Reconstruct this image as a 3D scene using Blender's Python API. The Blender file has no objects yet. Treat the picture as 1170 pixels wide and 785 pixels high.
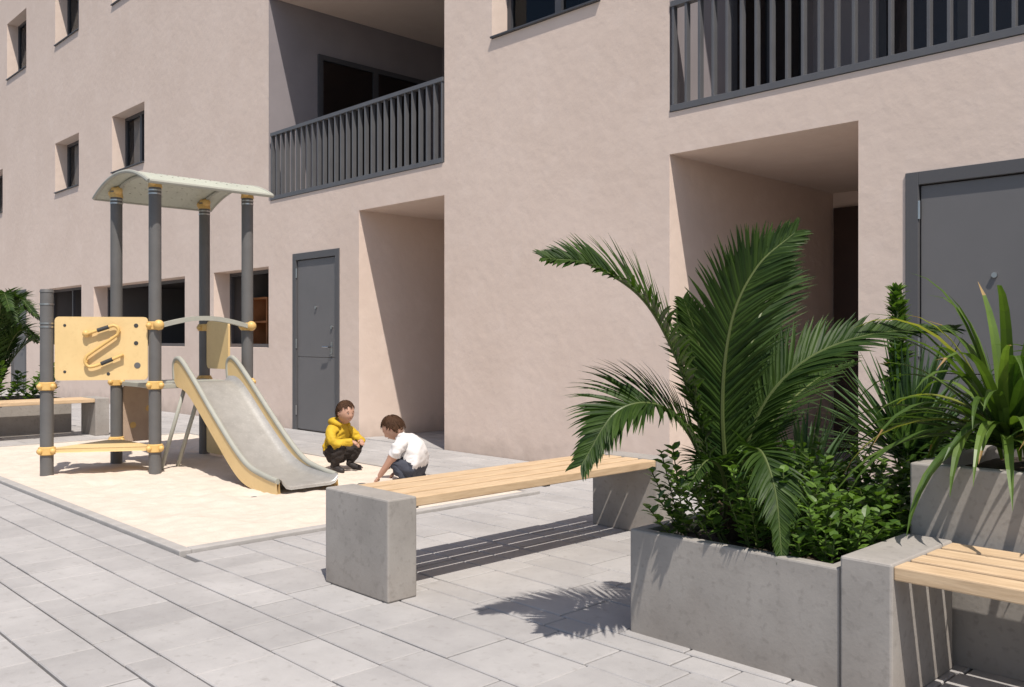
import bpy, bmesh, math, random
from mathutils import Vector, Matrix, Quaternion, noise
random.seed(7)
D=bpy.data
scene=bpy.context.scene
COL=scene.collection
V=Vector
# ------------------------------------------------------------ materials
def new_mat(name):
    m=D.materials.new(name); m.use_nodes=True
    nt=m.node_tree; b=nt.nodes['Principled BSDF']; return m,nt,b
def nmat(name,c1,c2=None,scale=3.0,rough=.7,metal=0.0,bump=0.0,bscale=60.0,stretch=(1,1,1),detail=6,lo=.3,hi=.7,spec=.4,c3=None,s3=40,f3=.3,bdist=.01,dirt=0):
    m,nt,b=new_mat(name); N=nt.nodes; L=nt.links
    b.inputs['Roughness'].default_value=rough; b.inputs['Metallic'].default_value=metal
    b.inputs['Specular IOR Level'].default_value=spec
    tc=N.new('ShaderNodeTexCoord'); mp=N.new('ShaderNodeMapping'); mp.inputs['Scale'].default_value=stretch
    L.new(tc.outputs['Object'],mp.inputs['Vector'])
    if c2 is None: c2=tuple(x*.85 for x in c1)
    n=N.new('ShaderNodeTexNoise'); n.inputs['Scale'].default_value=scale; n.inputs['Detail'].default_value=detail; n.inputs['Roughness'].default_value=.6
    L.new(mp.outputs[0],n.inputs['Vector'])
    r=N.new('ShaderNodeMapRange'); r.inputs[1].default_value=lo; r.inputs[2].default_value=hi
    L.new(n.outputs['Fac'],r.inputs[0])
    mx=N.new('ShaderNodeMix'); mx.data_type='RGBA'; mx.inputs[6].default_value=(*c1,1); mx.inputs[7].default_value=(*c2,1)
    L.new(r.outputs[0],mx.inputs[0]); out=mx.outputs[2]
    if c3 is not None:
        n3=N.new('ShaderNodeTexNoise'); n3.inputs['Scale'].default_value=s3; n3.inputs['Detail'].default_value=3
        L.new(mp.outputs[0],n3.inputs['Vector'])
        r3=N.new('ShaderNodeMapRange'); r3.inputs[1].default_value=.55; r3.inputs[2].default_value=.7; r3.inputs[4].default_value=f3
        L.new(n3.outputs['Fac'],r3.inputs[0])
        m3=N.new('ShaderNodeMix'); m3.data_type='RGBA'; m3.inputs[7].default_value=(*c3,1)
        L.new(r3.outputs[0],m3.inputs[0]); L.new(out,m3.inputs[6]); out=m3.outputs[2]
    if dirt>0:   # splash dirt and dust close to the ground
        sx=N.new('ShaderNodeSeparateXYZ'); L.new(tc.outputs['Object'],sx.inputs[0])
        nd=N.new('ShaderNodeTexNoise'); nd.inputs['Scale'].default_value=6; nd.inputs['Detail'].default_value=6; L.new(tc.outputs['Object'],nd.inputs['Vector'])
        ma=N.new('ShaderNodeMath'); ma.operation='MULTIPLY_ADD'; ma.inputs[1].default_value=-.35; L.new(nd.outputs['Fac'],ma.inputs[0]); L.new(sx.outputs[2],ma.inputs[2])
        rd=N.new('ShaderNodeMapRange'); rd.inputs[1].default_value=-.20; rd.inputs[2].default_value=.05; rd.inputs[3].default_value=dirt; rd.inputs[4].default_value=0; L.new(ma.outputs[0],rd.inputs[0])
        md=N.new('ShaderNodeMix'); md.data_type='RGBA'; md.inputs[7].default_value=(.22,.18,.15,1); L.new(rd.outputs[0],md.inputs[0]); L.new(out,md.inputs[6]); out=md.outputs[2]
    L.new(out,b.inputs['Base Color'])
    if bump>0:
        nb=N.new('ShaderNodeTexNoise'); nb.inputs['Scale'].default_value=bscale; nb.inputs['Detail'].default_value=5
        L.new(mp.outputs[0],nb.inputs['Vector'])
        bp=N.new('ShaderNodeBump'); bp.inputs['Strength'].default_value=bump; bp.inputs['Distance'].default_value=bdist
        L.new(nb.outputs['Fac'],bp.inputs['Height']); L.new(bp.outputs[0],b.inputs['Normal'])
    return m
def leafmat(name,c1,c2,rough=.42,trans=.25,spec=.4):
    m,nt,b=new_mat(name); N=nt.nodes; L=nt.links
    b.inputs['Roughness'].default_value=rough; b.inputs['Specular IOR Level'].default_value=spec
    g=N.new('ShaderNodeNewGeometry'); tc=N.new('ShaderNodeTexCoord')
    n=N.new('ShaderNodeTexNoise'); n.inputs['Scale'].default_value=9; L.new(tc.outputs['Object'],n.inputs['Vector'])
    ad=N.new('ShaderNodeMath'); ad.operation='ADD'; L.new(g.outputs['Random Per Island'],ad.inputs[0]); L.new(n.outputs['Fac'],ad.inputs[1])
    r=N.new('ShaderNodeMapRange'); r.inputs[1].default_value=.4; r.inputs[2].default_value=1.6; L.new(ad.outputs[0],r.inputs[0])
    mx=N.new('ShaderNodeMix'); mx.data_type='RGBA'; mx.inputs[6].default_value=(*c1,1); mx.inputs[7].default_value=(*c2,1)
    L.new(r.outputs[0],mx.inputs[0]); L.new(mx.outputs[2],b.inputs['Base Color'])
    t=N.new('ShaderNodeBsdfTranslucent'); 
    hs=N.new('ShaderNodeMix'); hs.data_type='RGBA'; hs.blend_type='MULTIPLY'; hs.inputs[0].default_value=1; hs.inputs[7].default_value=(1.7,1.9,.7,1)
    L.new(mx.outputs[2],hs.inputs[6]); L.new(hs.outputs[2],t.inputs['Color'])
    ms=N.new('ShaderNodeMixShader'); ms.inputs[0].default_value=trans
    L.new(b.outputs[0],ms.inputs[1]); L.new(t.outputs[0],ms.inputs[2]); L.new(ms.outputs[0],N['Material Output'].inputs['Surface'])
    return m
M={}
M['stucco']=nmat('stucco',(.745,.612,.53),(.695,.565,.485),scale=1.1,rough=.9,bump=.4,bscale=9,detail=9,lo=.35,hi=.68,spec=.12,c3=(.77,.64,.56),s3=3.5,f3=.5,bdist=.011,dirt=.35)
M['loggia_grey']=nmat('loggia_grey',(.30,.27,.28),(.26,.235,.245),scale=2,rough=.9,spec=.15)  # even grey for loggia side and back walls, darker than the facade stucco
M['concrete']=nmat('concrete',(.365,.34,.315),(.28,.26,.24),scale=4,rough=.75,bump=.25,bscale=70,c3=(.20,.185,.17),s3=35,f3=.4,bdist=.003,spec=.3,dirt=.35)
M['sand']=nmat('sand',(.67,.585,.505),(.59,.512,.44),scale=6,rough=.95,bump=.6,bscale=120,spec=.1,bdist=.006,c3=(.50,.42,.35),s3=90,f3=.4)
M['kerb']=nmat('kerb',(.42,.40,.385),(.34,.325,.31),scale=9,rough=.85,bump=.4,bscale=90,bdist=.004)
M['metal_dark']=nmat('metal_dark',(.125,.125,.132),(.105,.105,.112),scale=5,rough=.45,metal=.0,spec=.5)
M['frame_dark']=nmat('frame_dark',(.07,.07,.078),(.06,.06,.066),scale=5,rough=.45,spec=.5)
M['door']=nmat('door_paint',(.165,.160,.162),(.148,.144,.146),scale=2,rough=.5,spec=.4,bump=.05,bscale=200,bdist=.001)
M['doorframe']=nmat('doorframe_paint',(.105,.103,.107),(.095,.093,.097),scale=2,rough=.45)
M['steel']=nmat('steel',(.55,.55,.55),(.48,.48,.48),scale=12,rough=.3,metal=1.0)
M['galv']=nmat('galv',(.50,.485,.455),(.41,.395,.37),scale=10,rough=.42,metal=.5,c3=(.6,.58,.55),s3=60,f3=.4)
M['post']=nmat('post_grey',(.135,.132,.13),(.115,.112,.11),scale=7,rough=.5)
M['dark_cap']=nmat('dark_grip',(.05,.05,.05),(.04,.04,.04),scale=7,rough=.6)
M['yellow']=nmat('panel_yellow',(.75,.55,.27),(.69,.50,.24),scale=5,rough=.5,c3=(.6,.42,.19),s3=30,f3=.25)
M['yellow2']=nmat('clamp_yellow',(.70,.46,.17),(.62,.40,.14),scale=9,rough=.45)
M['beige_panel']=nmat('beige_panel',(.50,.38,.29),(.42,.31,.24),scale=8,rough=.7)
M['rim']=nmat('rim_grey',(.38,.38,.33),(.33,.33,.29),scale=7,rough=.5)
M['roof']=nmat('roof_sheet',(.47,.49,.42),(.41,.43,.37),scale=4,rough=.55,c3=(.30,.31,.26),s3=45,f3=.5)
M['wood_y']=nmat('wood_y',(.66,.49,.315),(.48,.335,.20),scale=10,rough=.6,stretch=(6,.6,6),bump=.25,bscale=30,detail=8,bdist=.003)
M['wood_x']=nmat('wood_x',(.66,.49,.315),(.48,.335,.20),scale=10,rough=.6,stretch=(.6,6,6),bump=.25,bscale=30,detail=8,bdist=.003)
M['soil']=nmat('soil',(.045,.032,.022),(.02,.015,.01),scale=20,rough=.95,bump=1,bscale=60)
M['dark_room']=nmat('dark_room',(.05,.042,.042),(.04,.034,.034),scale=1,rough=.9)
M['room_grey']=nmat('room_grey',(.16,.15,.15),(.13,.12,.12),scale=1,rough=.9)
M['brown_door']=nmat('brown_door',(.06,.034,.026),(.045,.026,.02),scale=4,rough=.5)
M['shelf_wood']=nmat('shelf_wood',(.40,.18,.08),(.32,.13,.05),scale=6,rough=.5)
M['curtain']=nmat('curtain',(.62,.52,.46),(.5,.42,.37),scale=6,rough=.9)
M['ground']=nmat('ground',(.14,.135,.135),(.11,.11,.11),scale=12,rough=.95)
M['palm']=leafmat('palm_leaf',(.014,.036,.007),(.050,.092,.016),rough=.5,trans=.22,spec=.25)
M['palm_stem']=leafmat('palm_stem',(.07,.10,.03),(.12,.15,.05),trans=.05)
M['trunk']=nmat('palm_trunk',(.12,.08,.05),(.06,.04,.025),scale=20,rough=.9,bump=1,bscale=50)
M['bush']=leafmat('bush_leaf',(.035,.08,.014),(.13,.22,.04),rough=.33)
M['yucca']=leafmat('yucca_leaf',(.03,.065,.028),(.08,.14,.055),rough=.5,spec=.25)
M['brom_g']=leafmat('strap_green',(.03,.068,.013),(.12,.19,.035),rough=.4,trans=.25)
M['brom_y']=leafmat('strap_yellow',(.22,.25,.05),(.34,.32,.09),rough=.4,trans=.3)
M['brom_o']=leafmat('strap_tip',(.26,.15,.06),(.36,.24,.10),rough=.5,trans=.2)
def glassmat():
    m,nt,b=new_mat('window_glass'); N=nt.nodes; L=nt.links
    t=N.new('ShaderNodeBsdfTransparent'); t.inputs[0].default_value=(.85,.87,.88,1)
    g=N.new('ShaderNodeBsdfGlossy'); g.inputs['Roughness'].default_value=.02; g.inputs['Color'].default_value=(.7,.75,.8,1)
    f=N.new('ShaderNodeFresnel'); f.inputs[0].default_value=1.4
    ms=N.new('ShaderNodeMixShader'); L.new(f.outputs[0],ms.inputs[0]); L.new(t.outputs[0],ms.inputs[1]); L.new(g.outputs[0],ms.inputs[2])
    L.new(ms.outputs[0],N['Material Output'].inputs['Surface']); return m
M['glass']=glassmat()
def paver_mat():
    m,nt,b=new_mat('concrete_pavers'); N=nt.nodes; L=nt.links
    b.inputs['Roughness'].default_value=.85; b.inputs['Specular IOR Level'].default_value=.25
    a=N.new('ShaderNodeAttribute'); a.attribute_name='tone'
    tc=N.new('ShaderNodeTexCoord')
    n=N.new('ShaderNodeTexNoise'); n.inputs['Scale'].default_value=5; n.inputs['Detail'].default_value=9; n.inputs['Roughness'].default_value=.65
    L.new(tc.outputs['Object'],n.inputs['Vector'])
    mx=N.new('ShaderNodeMix'); mx.data_type='RGBA'; mx.inputs[6].default_value=(.315,.303,.300,1); mx.inputs[7].default_value=(.45,.435,.428,1)
    ma=N.new('ShaderNodeMath'); ma.operation='MULTIPLY_ADD'; ma.inputs[1].default_value=.40
    L.new(a.outputs['Fac'],ma.inputs[0])
    r=N.new('ShaderNodeMapRange'); r.inputs[1].default_value=.3; r.inputs[2].default_value=.7; r.inputs[3].default_value=.1; r.inputs[4].default_value=.6; L.new(n.outputs['Fac'],r.inputs[0])
    L.new(r.outputs[0],ma.inputs[2]); L.new(ma.outputs[0],mx.inputs[0])
    n2=N.new('ShaderNodeTexNoise'); n2.inputs['Scale'].default_value=1.1; n2.inputs['Detail'].default_value=5; L.new(tc.outputs['Object'],n2.inputs['Vector'])
    r2=N.new('ShaderNodeMapRange'); r2.inputs[1].default_value=.35; r2.inputs[2].default_value=.65; r2.inputs[3].default_value=.88; r2.inputs[4].default_value=1.04; L.new(n2.outputs['Fac'],r2.inputs[0])
    mm=N.new('ShaderNodeMix'); mm.data_type='RGBA'; mm.blend_type='MULTIPLY'; mm.inputs[0].default_value=1; L.new(mx.outputs[2],mm.inputs[6]); L.new(r2.outputs[0],mm.inputs[7])
    # fine speckle and small stains
    n4=N.new('ShaderNodeTexNoise'); n4.inputs['Scale'].default_value=24; n4.inputs['Detail'].default_value=6; L.new(tc.outputs['Object'],n4.inputs['Vector'])
    r4=N.new('ShaderNodeMapRange'); r4.inputs[1].default_value=.58; r4.inputs[2].default_value=.74; r4.inputs[4].default_value=.45; L.new(n4.outputs['Fac'],r4.inputs[0])
    m4=N.new('ShaderNodeMix'); m4.data_type='RGBA'; m4.inputs[7].default_value=(.25,.235,.22,1); L.new(r4.outputs[0],m4.inputs[0]); L.new(mm.outputs[2],m4.inputs[6])
    L.new(m4.outputs[2],b.inputs['Base Color'])
    nb=N.new('ShaderNodeTexNoise'); nb.inputs['Scale'].default_value=110; nb.inputs['Detail'].default_value=4; L.new(tc.outputs['Object'],nb.inputs['Vector'])
    bp=N.new('ShaderNodeBump'); bp.inputs['Strength'].default_value=.35; bp.inputs['Distance'].default_value=.003; L.new(nb.outputs['Fac'],bp.inputs['Height']); L.new(bp.outputs[0],b.inputs['Normal'])
    return m
M['paver']=paver_mat()
# ------------------------------------------------------------ helpers
def empty(name,loc=(0,0,0)):
    e=D.objects.new(name,None); e.empty_display_size=.2; COL.objects.link(e); e.location=loc; return e
class MB:
    def __init__(s): s.v=[]; s.f=[]; s.m=[]; s.mats=[]
    def mi(s,k):
        if k not in s.mats: s.mats.append(k)
        return s.mats.index(k)
    def quad(s,a,b,c,d,k):
        i=len(s.v); s.v+= [tuple(a),tuple(b),tuple(c),tuple(d)]; s.f.append((i,i+1,i+2,i+3)); s.m.append(s.mi(k))
    def box(s,x0,x1,y0,y1,z0,z1,k):
        i=len(s.v)
        s.v+=[(x0,y0,z0),(x1,y0,z0),(x1,y1,z0),(x0,y1,z0),(x0,y0,z1),(x1,y0,z1),(x1,y1,z1),(x0,y1,z1)]
        for f in ((0,3,2,1),(4,5,6,7),(0,1,5,4),(1,2,6,5),(2,3,7,6),(3,0,4,7)):
            s.f.append(tuple(i+j for j in f)); s.m.append(s.mi(k))
    def tube(s,pts,rad,k,n=10,cap=True,flat=1.0,hint=V((0,0,1))):
        pts=[V(p) for p in pts]
        if not isinstance(rad,(list,tuple)): rad=[rad]*len(pts)
        base=len(s.v); prev=None
        for i,p in enumerate(pts):
            t=(pts[min(i+1,len(pts)-1)]-pts[max(i-1,0)]).normalized()
            if prev is None:
                h=hint if abs(t.dot(hint))<.95 else V((1,0,0))
                x=t.cross(h).normalized()
            else: x=(prev-t*prev.dot(t)).normalized()
            prev=x; y=t.cross(x)
            for j in range(n):
                a=2*math.pi*j/n; s.v.append(tuple(p+x*math.cos(a)*rad[i]+y*math.sin(a)*rad[i]*flat))
        for i in range(len(pts)-1):
            for j in range(n):
                a=base+i*n+j; b=base+i*n+(j+1)%n
                s.f.append((a,b,b+n,a+n)); s.m.append(s.mi(k))
        if cap:
            s.f.append(tuple(base+j for j in range(n))[::-1]); s.m.append(s.mi(k))
            e=base+(len(pts)-1)*n; s.f.append(tuple(e+j for j in range(n))); s.m.append(s.mi(k))
    def blade(s,pts,w,k,side,fold=.25):
        pts=[V(p) for p in pts]; base=len(s.v); n=len(pts)
        for i,p in enumerate(pts):
            t=(pts[min(i+1,n-1)]-pts[max(i-1,0)]).normalized()
            sd=side-t*side.dot(t)
            sd=sd.normalized() if sd.length>1e-5 else V((1,0,0))
            nn=t.cross(sd)
            if nn.z<0: nn=-nn
            s.v.append(tuple(p+sd*w[i]+nn*w[i]*fold)); s.v.append(tuple(p)); s.v.append(tuple(p-sd*w[i]+nn*w[i]*fold))
        for i in range(n-1):
            a=base+i*3
            s.f.append((a,a+1,a+4,a+3)); s.m.append(s.mi(k)); s.f.append((a+1,a+2,a+5,a+4)); s.m.append(s.mi(k))
    def extrude_poly(s,poly,axis_from,axis_to,k,fn):
        n=len(poly); i=len(s.v)
        for p in poly: s.v.append(tuple(fn(p[0],p[1],axis_from)))
        for p in poly: s.v.append(tuple(fn(p[0],p[1],axis_to)))
        s.f.append(tuple(range(i,i+n))); s.m.append(s.mi(k)); s.f.append(tuple(range(i+n,i+2*n))[::-1]); s.m.append(s.mi(k))
        for j in range(n):
            a=i+j; b=i+(j+1)%n; s.f.append((a,b,b+n,a+n)); s.m.append(s.mi(k))
    def sphere(s,c,r,k,seg=12,rings=8,sc=(1,1,1)):
        base=len(s.v); c=V(c)
        for i in range(rings+1):
            th=math.pi*i/rings
            for j in range(seg):
                ph=2*math.pi*j/seg
                s.v.append((c.x+r*sc[0]*math.sin(th)*math.cos(ph),c.y+r*sc[1]*math.sin(th)*math.sin(ph),c.z+r*sc[2]*math.cos(th)))
        for i in range(rings):
            for j in range(seg):
                a=base+i*seg+j; b=base+i*seg+(j+1)%seg
                s.f.append((a,a+seg,b+seg,b)); s.m.append(s.mi(k))
    def obj(s,name,parent=None,smooth=False,bevel=0,mats=None,fixn=False,angle=None):
        me=D.meshes.new(name); me.from_pydata(s.v,[],s.f)
        for k in s.mats: me.materials.append(M[k])
        me.polygons.foreach_set('material_index',s.m)
        if smooth: me.polygons.foreach_set('use_smooth',[True]*len(s.f))
        me.update()
        if fixn:
            bm=bmesh.new(); bm.from_mesh(me); bmesh.ops.recalc_face_normals(bm,faces=bm.faces); bm.to_mesh(me); bm.free()
        if smooth and angle: me.set_sharp_from_angle(angle=math.radians(angle))
        o=D.objects.new(name,me); COL.objects.link(o)
        if parent: o.parent=parent
        if bevel:
            b=o.modifiers.new('bevel','BEVEL'); b.width=bevel; b.segments=2; b.limit_method='ANGLE'
        return o
def spline(P,n):
    P=[V(p) for p in P]; out=[]
    for k in range(n+1):
        s=k/n*(len(P)-1); i=min(int(s),len(P)-2); t=s-i
        p0=P[max(i-1,0)] if i>0 else P[0]*2-P[1]; p1=P[i]; p2=P[i+1]; p3=P[i+2] if i+2<len(P) else P[-1]*2-P[-2]
        out.append(.5*((2*p1)+(p2-p0)*t+(2*p0-5*p1+4*p2-p3)*t*t+(3*p1-p0-3*p2+p3)*t**3))
    return out
U=random.uniform
# ------------------------------------------------------------ ground, pavement
g=MB(); g.quad((-300,-300,-.03),(300,-300,-.03),(300,300,-.03),(-300,300,-.03),'ground'); g.obj('ground')
SB=(-10.7,-4.69,2.06,4.82)
WY=6.02
pv=MB(); tones=[]
def paver(x0,x1,y0,y1,tone):
    gp=.0042; bv=.004
    if x1-x0<.03 or y1-y0<.03: return
    x0+=gp;x1-=gp;y0+=gp;y1-=gp; dz=U(-.0014,.0014)
    i=len(pv.v)
    pv.v+=[(x0,y0,-.016),(x1,y0,-.016),(x1,y1,-.016),(x0,y1,-.016),(x0,y0,-.004+dz),(x1,y0,-.004+dz),(x1,y1,-.004+dz),(x0,y1,-.004+dz),
        (x0+bv,y0+bv,dz),(x1-bv,y0+bv,dz),(x1-bv,y1-bv,dz),(x0+bv,y1-bv,dz)]
    fs=[(8,9,10,11)]+[(a,(a+1)%4,(a+1)%4+4,a+4) for a in range(4)]+[(a+4,(a+1)%4+4,(a+1)%4+8,a+8) for a in range(4)]
    for f in fs: pv.f.append(tuple(i+j for j in f)); pv.m.append(pv.mi('paver')); tones.append(tone)
def put(x0,x1,y0,y1,tone):
    sx0,sx1,sy0,sy1=SB
    if x1<=sx0 or x0>=sx1 or y1<=sy0 or y0>=sy1: paver(x0,x1,y0,y1,tone); return
    if y0<sy0: paver(x0,x1,y0,sy0,tone); y0=sy0
    if y1>sy1: paver(x0,x1,sy1,y1,tone); y1=sy1
    if x0<sx0: paver(x0,sx0,y0,y1,tone)
    if x1>sx1: paver(sx1,x1,y0,y1,tone)
y=-2.5; ri=0
hs=[.21,.21,.31,.21,.14,.31]
while y<9:
    h=hs[ri%6]; ri+=1
    x=-29+U(0,.4)
    while x<4:
        L=random.choice([.21,.31,.31,.41,.41])
        tn=random.random()
        yy1=min(y+h,9)
        if y<WY: put(x,x+L,y,min(yy1,WY),tn)
        if yy1>WY:
            for ax0,ax1 in ((-8.81,-7.25),(-4.385,-2.8)):
                a=max(x,ax0); b=min(x+L,ax1)
                if b>a: paver(a,b,max(y,WY),yy1,tn)
        x+=L
    y+=h
po=pv.obj('pavement')
at=po.data.attributes.new('tone','FLOAT','FACE'); at.data.foreach_set('value',tones)
bed=MB(); bed.quad((-29,-2.5,-.014),(4,-2.5,-.014),(4,9,-.014),(-29,9,-.014),'ground'); bed.obj('pavement_joint_bed',po)
# ------------------------------------------------------------ sandbox
sbx=empty('sandbox')
x0,x1,y0,y1=SB; kw=.07
k=MB()
k.box(x0,x1,y0,y0+kw,-.02,.022,'kerb'); k.box(x0,x1,y1-kw,y1,-.02,.022,'kerb'); k.box(x0,x0+kw,y0+kw,y1-kw,-.02,.022,'kerb'); k.box(x1-kw,x1,y0+kw,y1-kw,-.02,.022,'kerb')
k.obj('kerb',sbx,bevel=.006)
s=MB(); nx,ny=300,150
feet=[(-6.6,3.9),(-6.2,4.3),(-5.9,4.1),(-6.4,4.6),(-5.7,3.6),(-5.2,3.2),(-7.2,2.7),(-6.6,2.9),(-6.0,3.0),(-5.5,4.5),(-8.9,2.6),(-9.3,3.0)]
dims=[(fx_+U(-.25,.25),fy_+U(-.25,.25),U(.05,.12)) for fx_,fy_ in feet for _ in range(5)]
for j in range(ny+1):
    for i in range(nx+1):
        px=x0+kw+(x1-x0-2*kw)*i/nx; py=y0+kw+(y1-y0-2*kw)*j/ny
        e=min(i,nx-i,j,ny-j); ff=min(e/5,1)
        hz=noise.noise(V((px*2.2,py*2.2,0)))*.018+noise.noise(V((px*7,py*7,3)))*.010+noise.noise(V((px*17,py*17,3)))*.006
        for a,b,r_ in dims:
            q=((px-a)**2+(py-b)**2)/(r_*r_)
            if q<4: hz-=.014*math.exp(-q*1.5)
        s.v.append((px,py,.010+hz*ff))
for j in range(ny):
    for i in range(nx):
        a=j*(nx+1)+i; s.f.append((a,a+1,a+nx+2,a+nx+1)); s.m.append(s.mi('sand'))
s.obj('sand',sbx,smooth=True)
# ------------------------------------------------------------ building
bld=empty('apartment_building',(-10,WY,0)); 
def bp(o): 
    o.parent=bld; o.matrix_parent_inverse=Matrix.Translation((10,-WY,0)); return o
holes=[(-8.81,-7.25,-.05,2.66,2.5,'alc'),(-4.385,-2.80,-.05,2.66,2.83,'alc'),
 (-10.29,-9.215,-.05,2.25,.06,'door'),(-2.476,-1.39,-.05,2.25,.06,'door'),(-22.6,-21.5,-.05,2.25,.06,'door'),
 (-10.92,-7.25,3.0,5.73,3.0,'log'),(-4.385,1.5,3.0,5.73,2.4,'log'),(-28.5,-25.6,3.0,5.73,2.4,'log'),
 (-6.52,-5.12,4.11,5.3,.28,'win')]
for a in ((-16.51,-15.07,4.11,5.13),(-19.59,-18.21,4.11,5.13),(-24.7,-23.3,4.11,5.13),(-16.51,-15.07,7.1,8.3),(-19.59,-18.21,7.1,8.3),(-22.95,-21.5,7.1,8.4),
   (-12.9,-11.6,7.1,8.3),(-6.52,-5.12,7.1,8.3)):
    holes.append((*a,.3,'win'))
for a in ((-20.6,-18.07,1.04,2.2),(-17.42,-13.51,1.04,2.13),(-12.53,-10.92,1.04,2.13)):
    holes.append((*a,.3,'open'))
fx=MB()
xs=sorted(set([-32,6]+[h[0] for h in holes]+[h[1] for h in holes])); zs=sorted(set([-.05,12]+[h[2] for h in holes]+[h[3] for h in holes]))
for i in range(len(xs)-1):
    for j in range(len(zs)-1):
        cx=(xs[i]+xs[i+1])/2; cz=(zs[j]+zs[j+1])/2
        if any(h[0]<cx<h[1] and h[2]<cz<h[3] for h in holes): continue
        fx.quad((xs[i],WY,zs[j]),(xs[i+1],WY,zs[j]),(xs[i+1],WY,zs[j+1]),(xs[i],WY,zs[j+1]),'stucco')
for (a,b,c,d,dp,kd) in holes:
    Y=WY+dp; K='loggia_grey' if kd=='log' else 'stucco'
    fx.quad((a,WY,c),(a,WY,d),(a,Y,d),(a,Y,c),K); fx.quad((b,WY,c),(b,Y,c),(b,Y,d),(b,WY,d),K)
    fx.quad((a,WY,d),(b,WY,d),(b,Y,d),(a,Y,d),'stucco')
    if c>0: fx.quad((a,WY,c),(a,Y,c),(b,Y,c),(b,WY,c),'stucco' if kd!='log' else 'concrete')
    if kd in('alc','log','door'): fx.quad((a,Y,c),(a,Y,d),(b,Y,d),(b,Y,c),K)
fx.quad((-32,WY,12),(6,WY,12),(6,WY+12,12),(-32,WY+12,12),'stucco')
fx.quad((-32,WY,-.05),(-32,WY,12),(-32,WY+12,12),(-32,WY+12,-.05),'stucco'); fx.quad((6,WY,-.05),(6,WY+12,-.05),(6,WY+12,12),(6,WY,12),'stucco')
fx.quad((-32,WY+12,-.05),(-32,WY+12,12),(6,WY+12,12),(6,WY+12,-.05),'stucco')
bp(fx.obj('walls'))
def door(x0,x1,Y,z1,name,hinge_left=True):
    m=MB(); f=.085
    m.box(x0,x0+f,Y-.012,Y+.05,0,z1,'doorframe'); m.box(x1-f,x1,Y-.012,Y+.05,0,z1,'doorframe'); m.box(x0+f,x1-f,Y-.012,Y+.05,z1-f,z1,'doorframe')
    a=x0+f+.008; b=x1-f-.008; t=z1-f-.008
    zz=[.012,.93,t] 
    m.box(a,b,Y+.012,Y+.05,zz[0],zz[1]-.003,'door'); m.box(a,b,Y+.012,Y+.05,zz[1]+.003,zz[2],'door')
    hx=b-.09 if hinge_left else a+.09; sg=-1 if hinge_left else 1
    bp(m.obj(name,bevel=.003))
    h=MB()
    h.box(hx-.022,hx+.022,Y+.004,Y+.0125,.95,1.12,'steel')
    h.tube([(hx,Y+.01,1.06),(hx,Y-.045,1.06),(hx+sg*.12,Y-.05,1.06)],.010,'steel',8)
    h.tube([(hx,Y+.0,.98),(hx,Y-.01,.98)],.012,'steel',10)
    h.tube([(hx,Y+.012,1.3),(hx,Y-.004,1.3)],.02,'steel',12)
    xm=(a+b)/2
    h.tube([(xm,Y+.012,1.55),(xm,Y-.006,1.55)],.017,'steel',12)
    for zc in (.25,1.1,2.0):
        hh=a-.004 if hinge_left else b+.004
        h.tube([(hh,Y-.006,zc-.06),(hh,Y-.006,zc+.06)],.009,'steel',8)
    bp(h.obj(name+'_hardware',smooth=True,angle=40))
door(-10.29,-9.215,WY,2.25,'entrance_door'); door(-2.476,-1.39,WY,2.25,'entrance_door'); door(-22.6,-21.5,WY,2.25,'entrance_door')
def window(x0,x1,z0,z1,Y,name,mull=(.5,),curtain=True):
    m=MB(); f=.055; FD='frame_dark'
    m.box(x0,x0+f,Y-.03,Y+.03,z0,z1,FD); m.box(x1-f,x1,Y-.03,Y+.03,z0,z1,FD)
    m.box(x0+f,x1-f,Y-.03,Y+.03,z0,z0+f,FD); m.box(x0+f,x1-f,Y-.03,Y+.03,z1-f,z1,FD)
    for q in mull:
        xm=x0+(x1-x0)*q; m.box(xm-.04,xm+.04,Y-.034,Y+.034,z0+f,z1-f,FD)
    m.quad((x0+f,Y,z0+f),(x1-f,Y,z0+f),(x1-f,Y,z1-f),(x0+f,Y,z1-f),'glass')
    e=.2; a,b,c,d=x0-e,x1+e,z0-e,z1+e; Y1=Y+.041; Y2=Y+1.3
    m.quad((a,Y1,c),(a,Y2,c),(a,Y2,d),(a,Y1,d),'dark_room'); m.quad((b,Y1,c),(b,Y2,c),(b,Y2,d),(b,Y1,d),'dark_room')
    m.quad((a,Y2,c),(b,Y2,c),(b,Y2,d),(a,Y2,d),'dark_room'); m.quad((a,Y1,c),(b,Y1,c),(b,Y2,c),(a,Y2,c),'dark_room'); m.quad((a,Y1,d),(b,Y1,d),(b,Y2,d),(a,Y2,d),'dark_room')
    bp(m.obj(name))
    s=MB(); s.box(x0-.0,x1,WY-.03,Y-.03,z0+.003,z0+.022,'frame_dark'); bp(s.obj(name+'_sill',bevel=.003))
    if curtain:
        c=MB(); n=90; xa=x0+(x1-x0)*.1; xb=x1+.05
        for i in range(n+1):
            x=xa+(xb-xa)*i/n; yy=Y+.075+.022*math.sin(i*.9)+.008*math.sin(i*2.3)
            c.v+=[(x,yy,z0-.1),(x,yy,z1+.1)]
            if i<n: c.f.append((2*i,2*i+2,2*i+3,2*i+1)); c.m.append(c.mi('curtain'))
        bp(c.obj(name+'_curtain',smooth=True))
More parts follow.
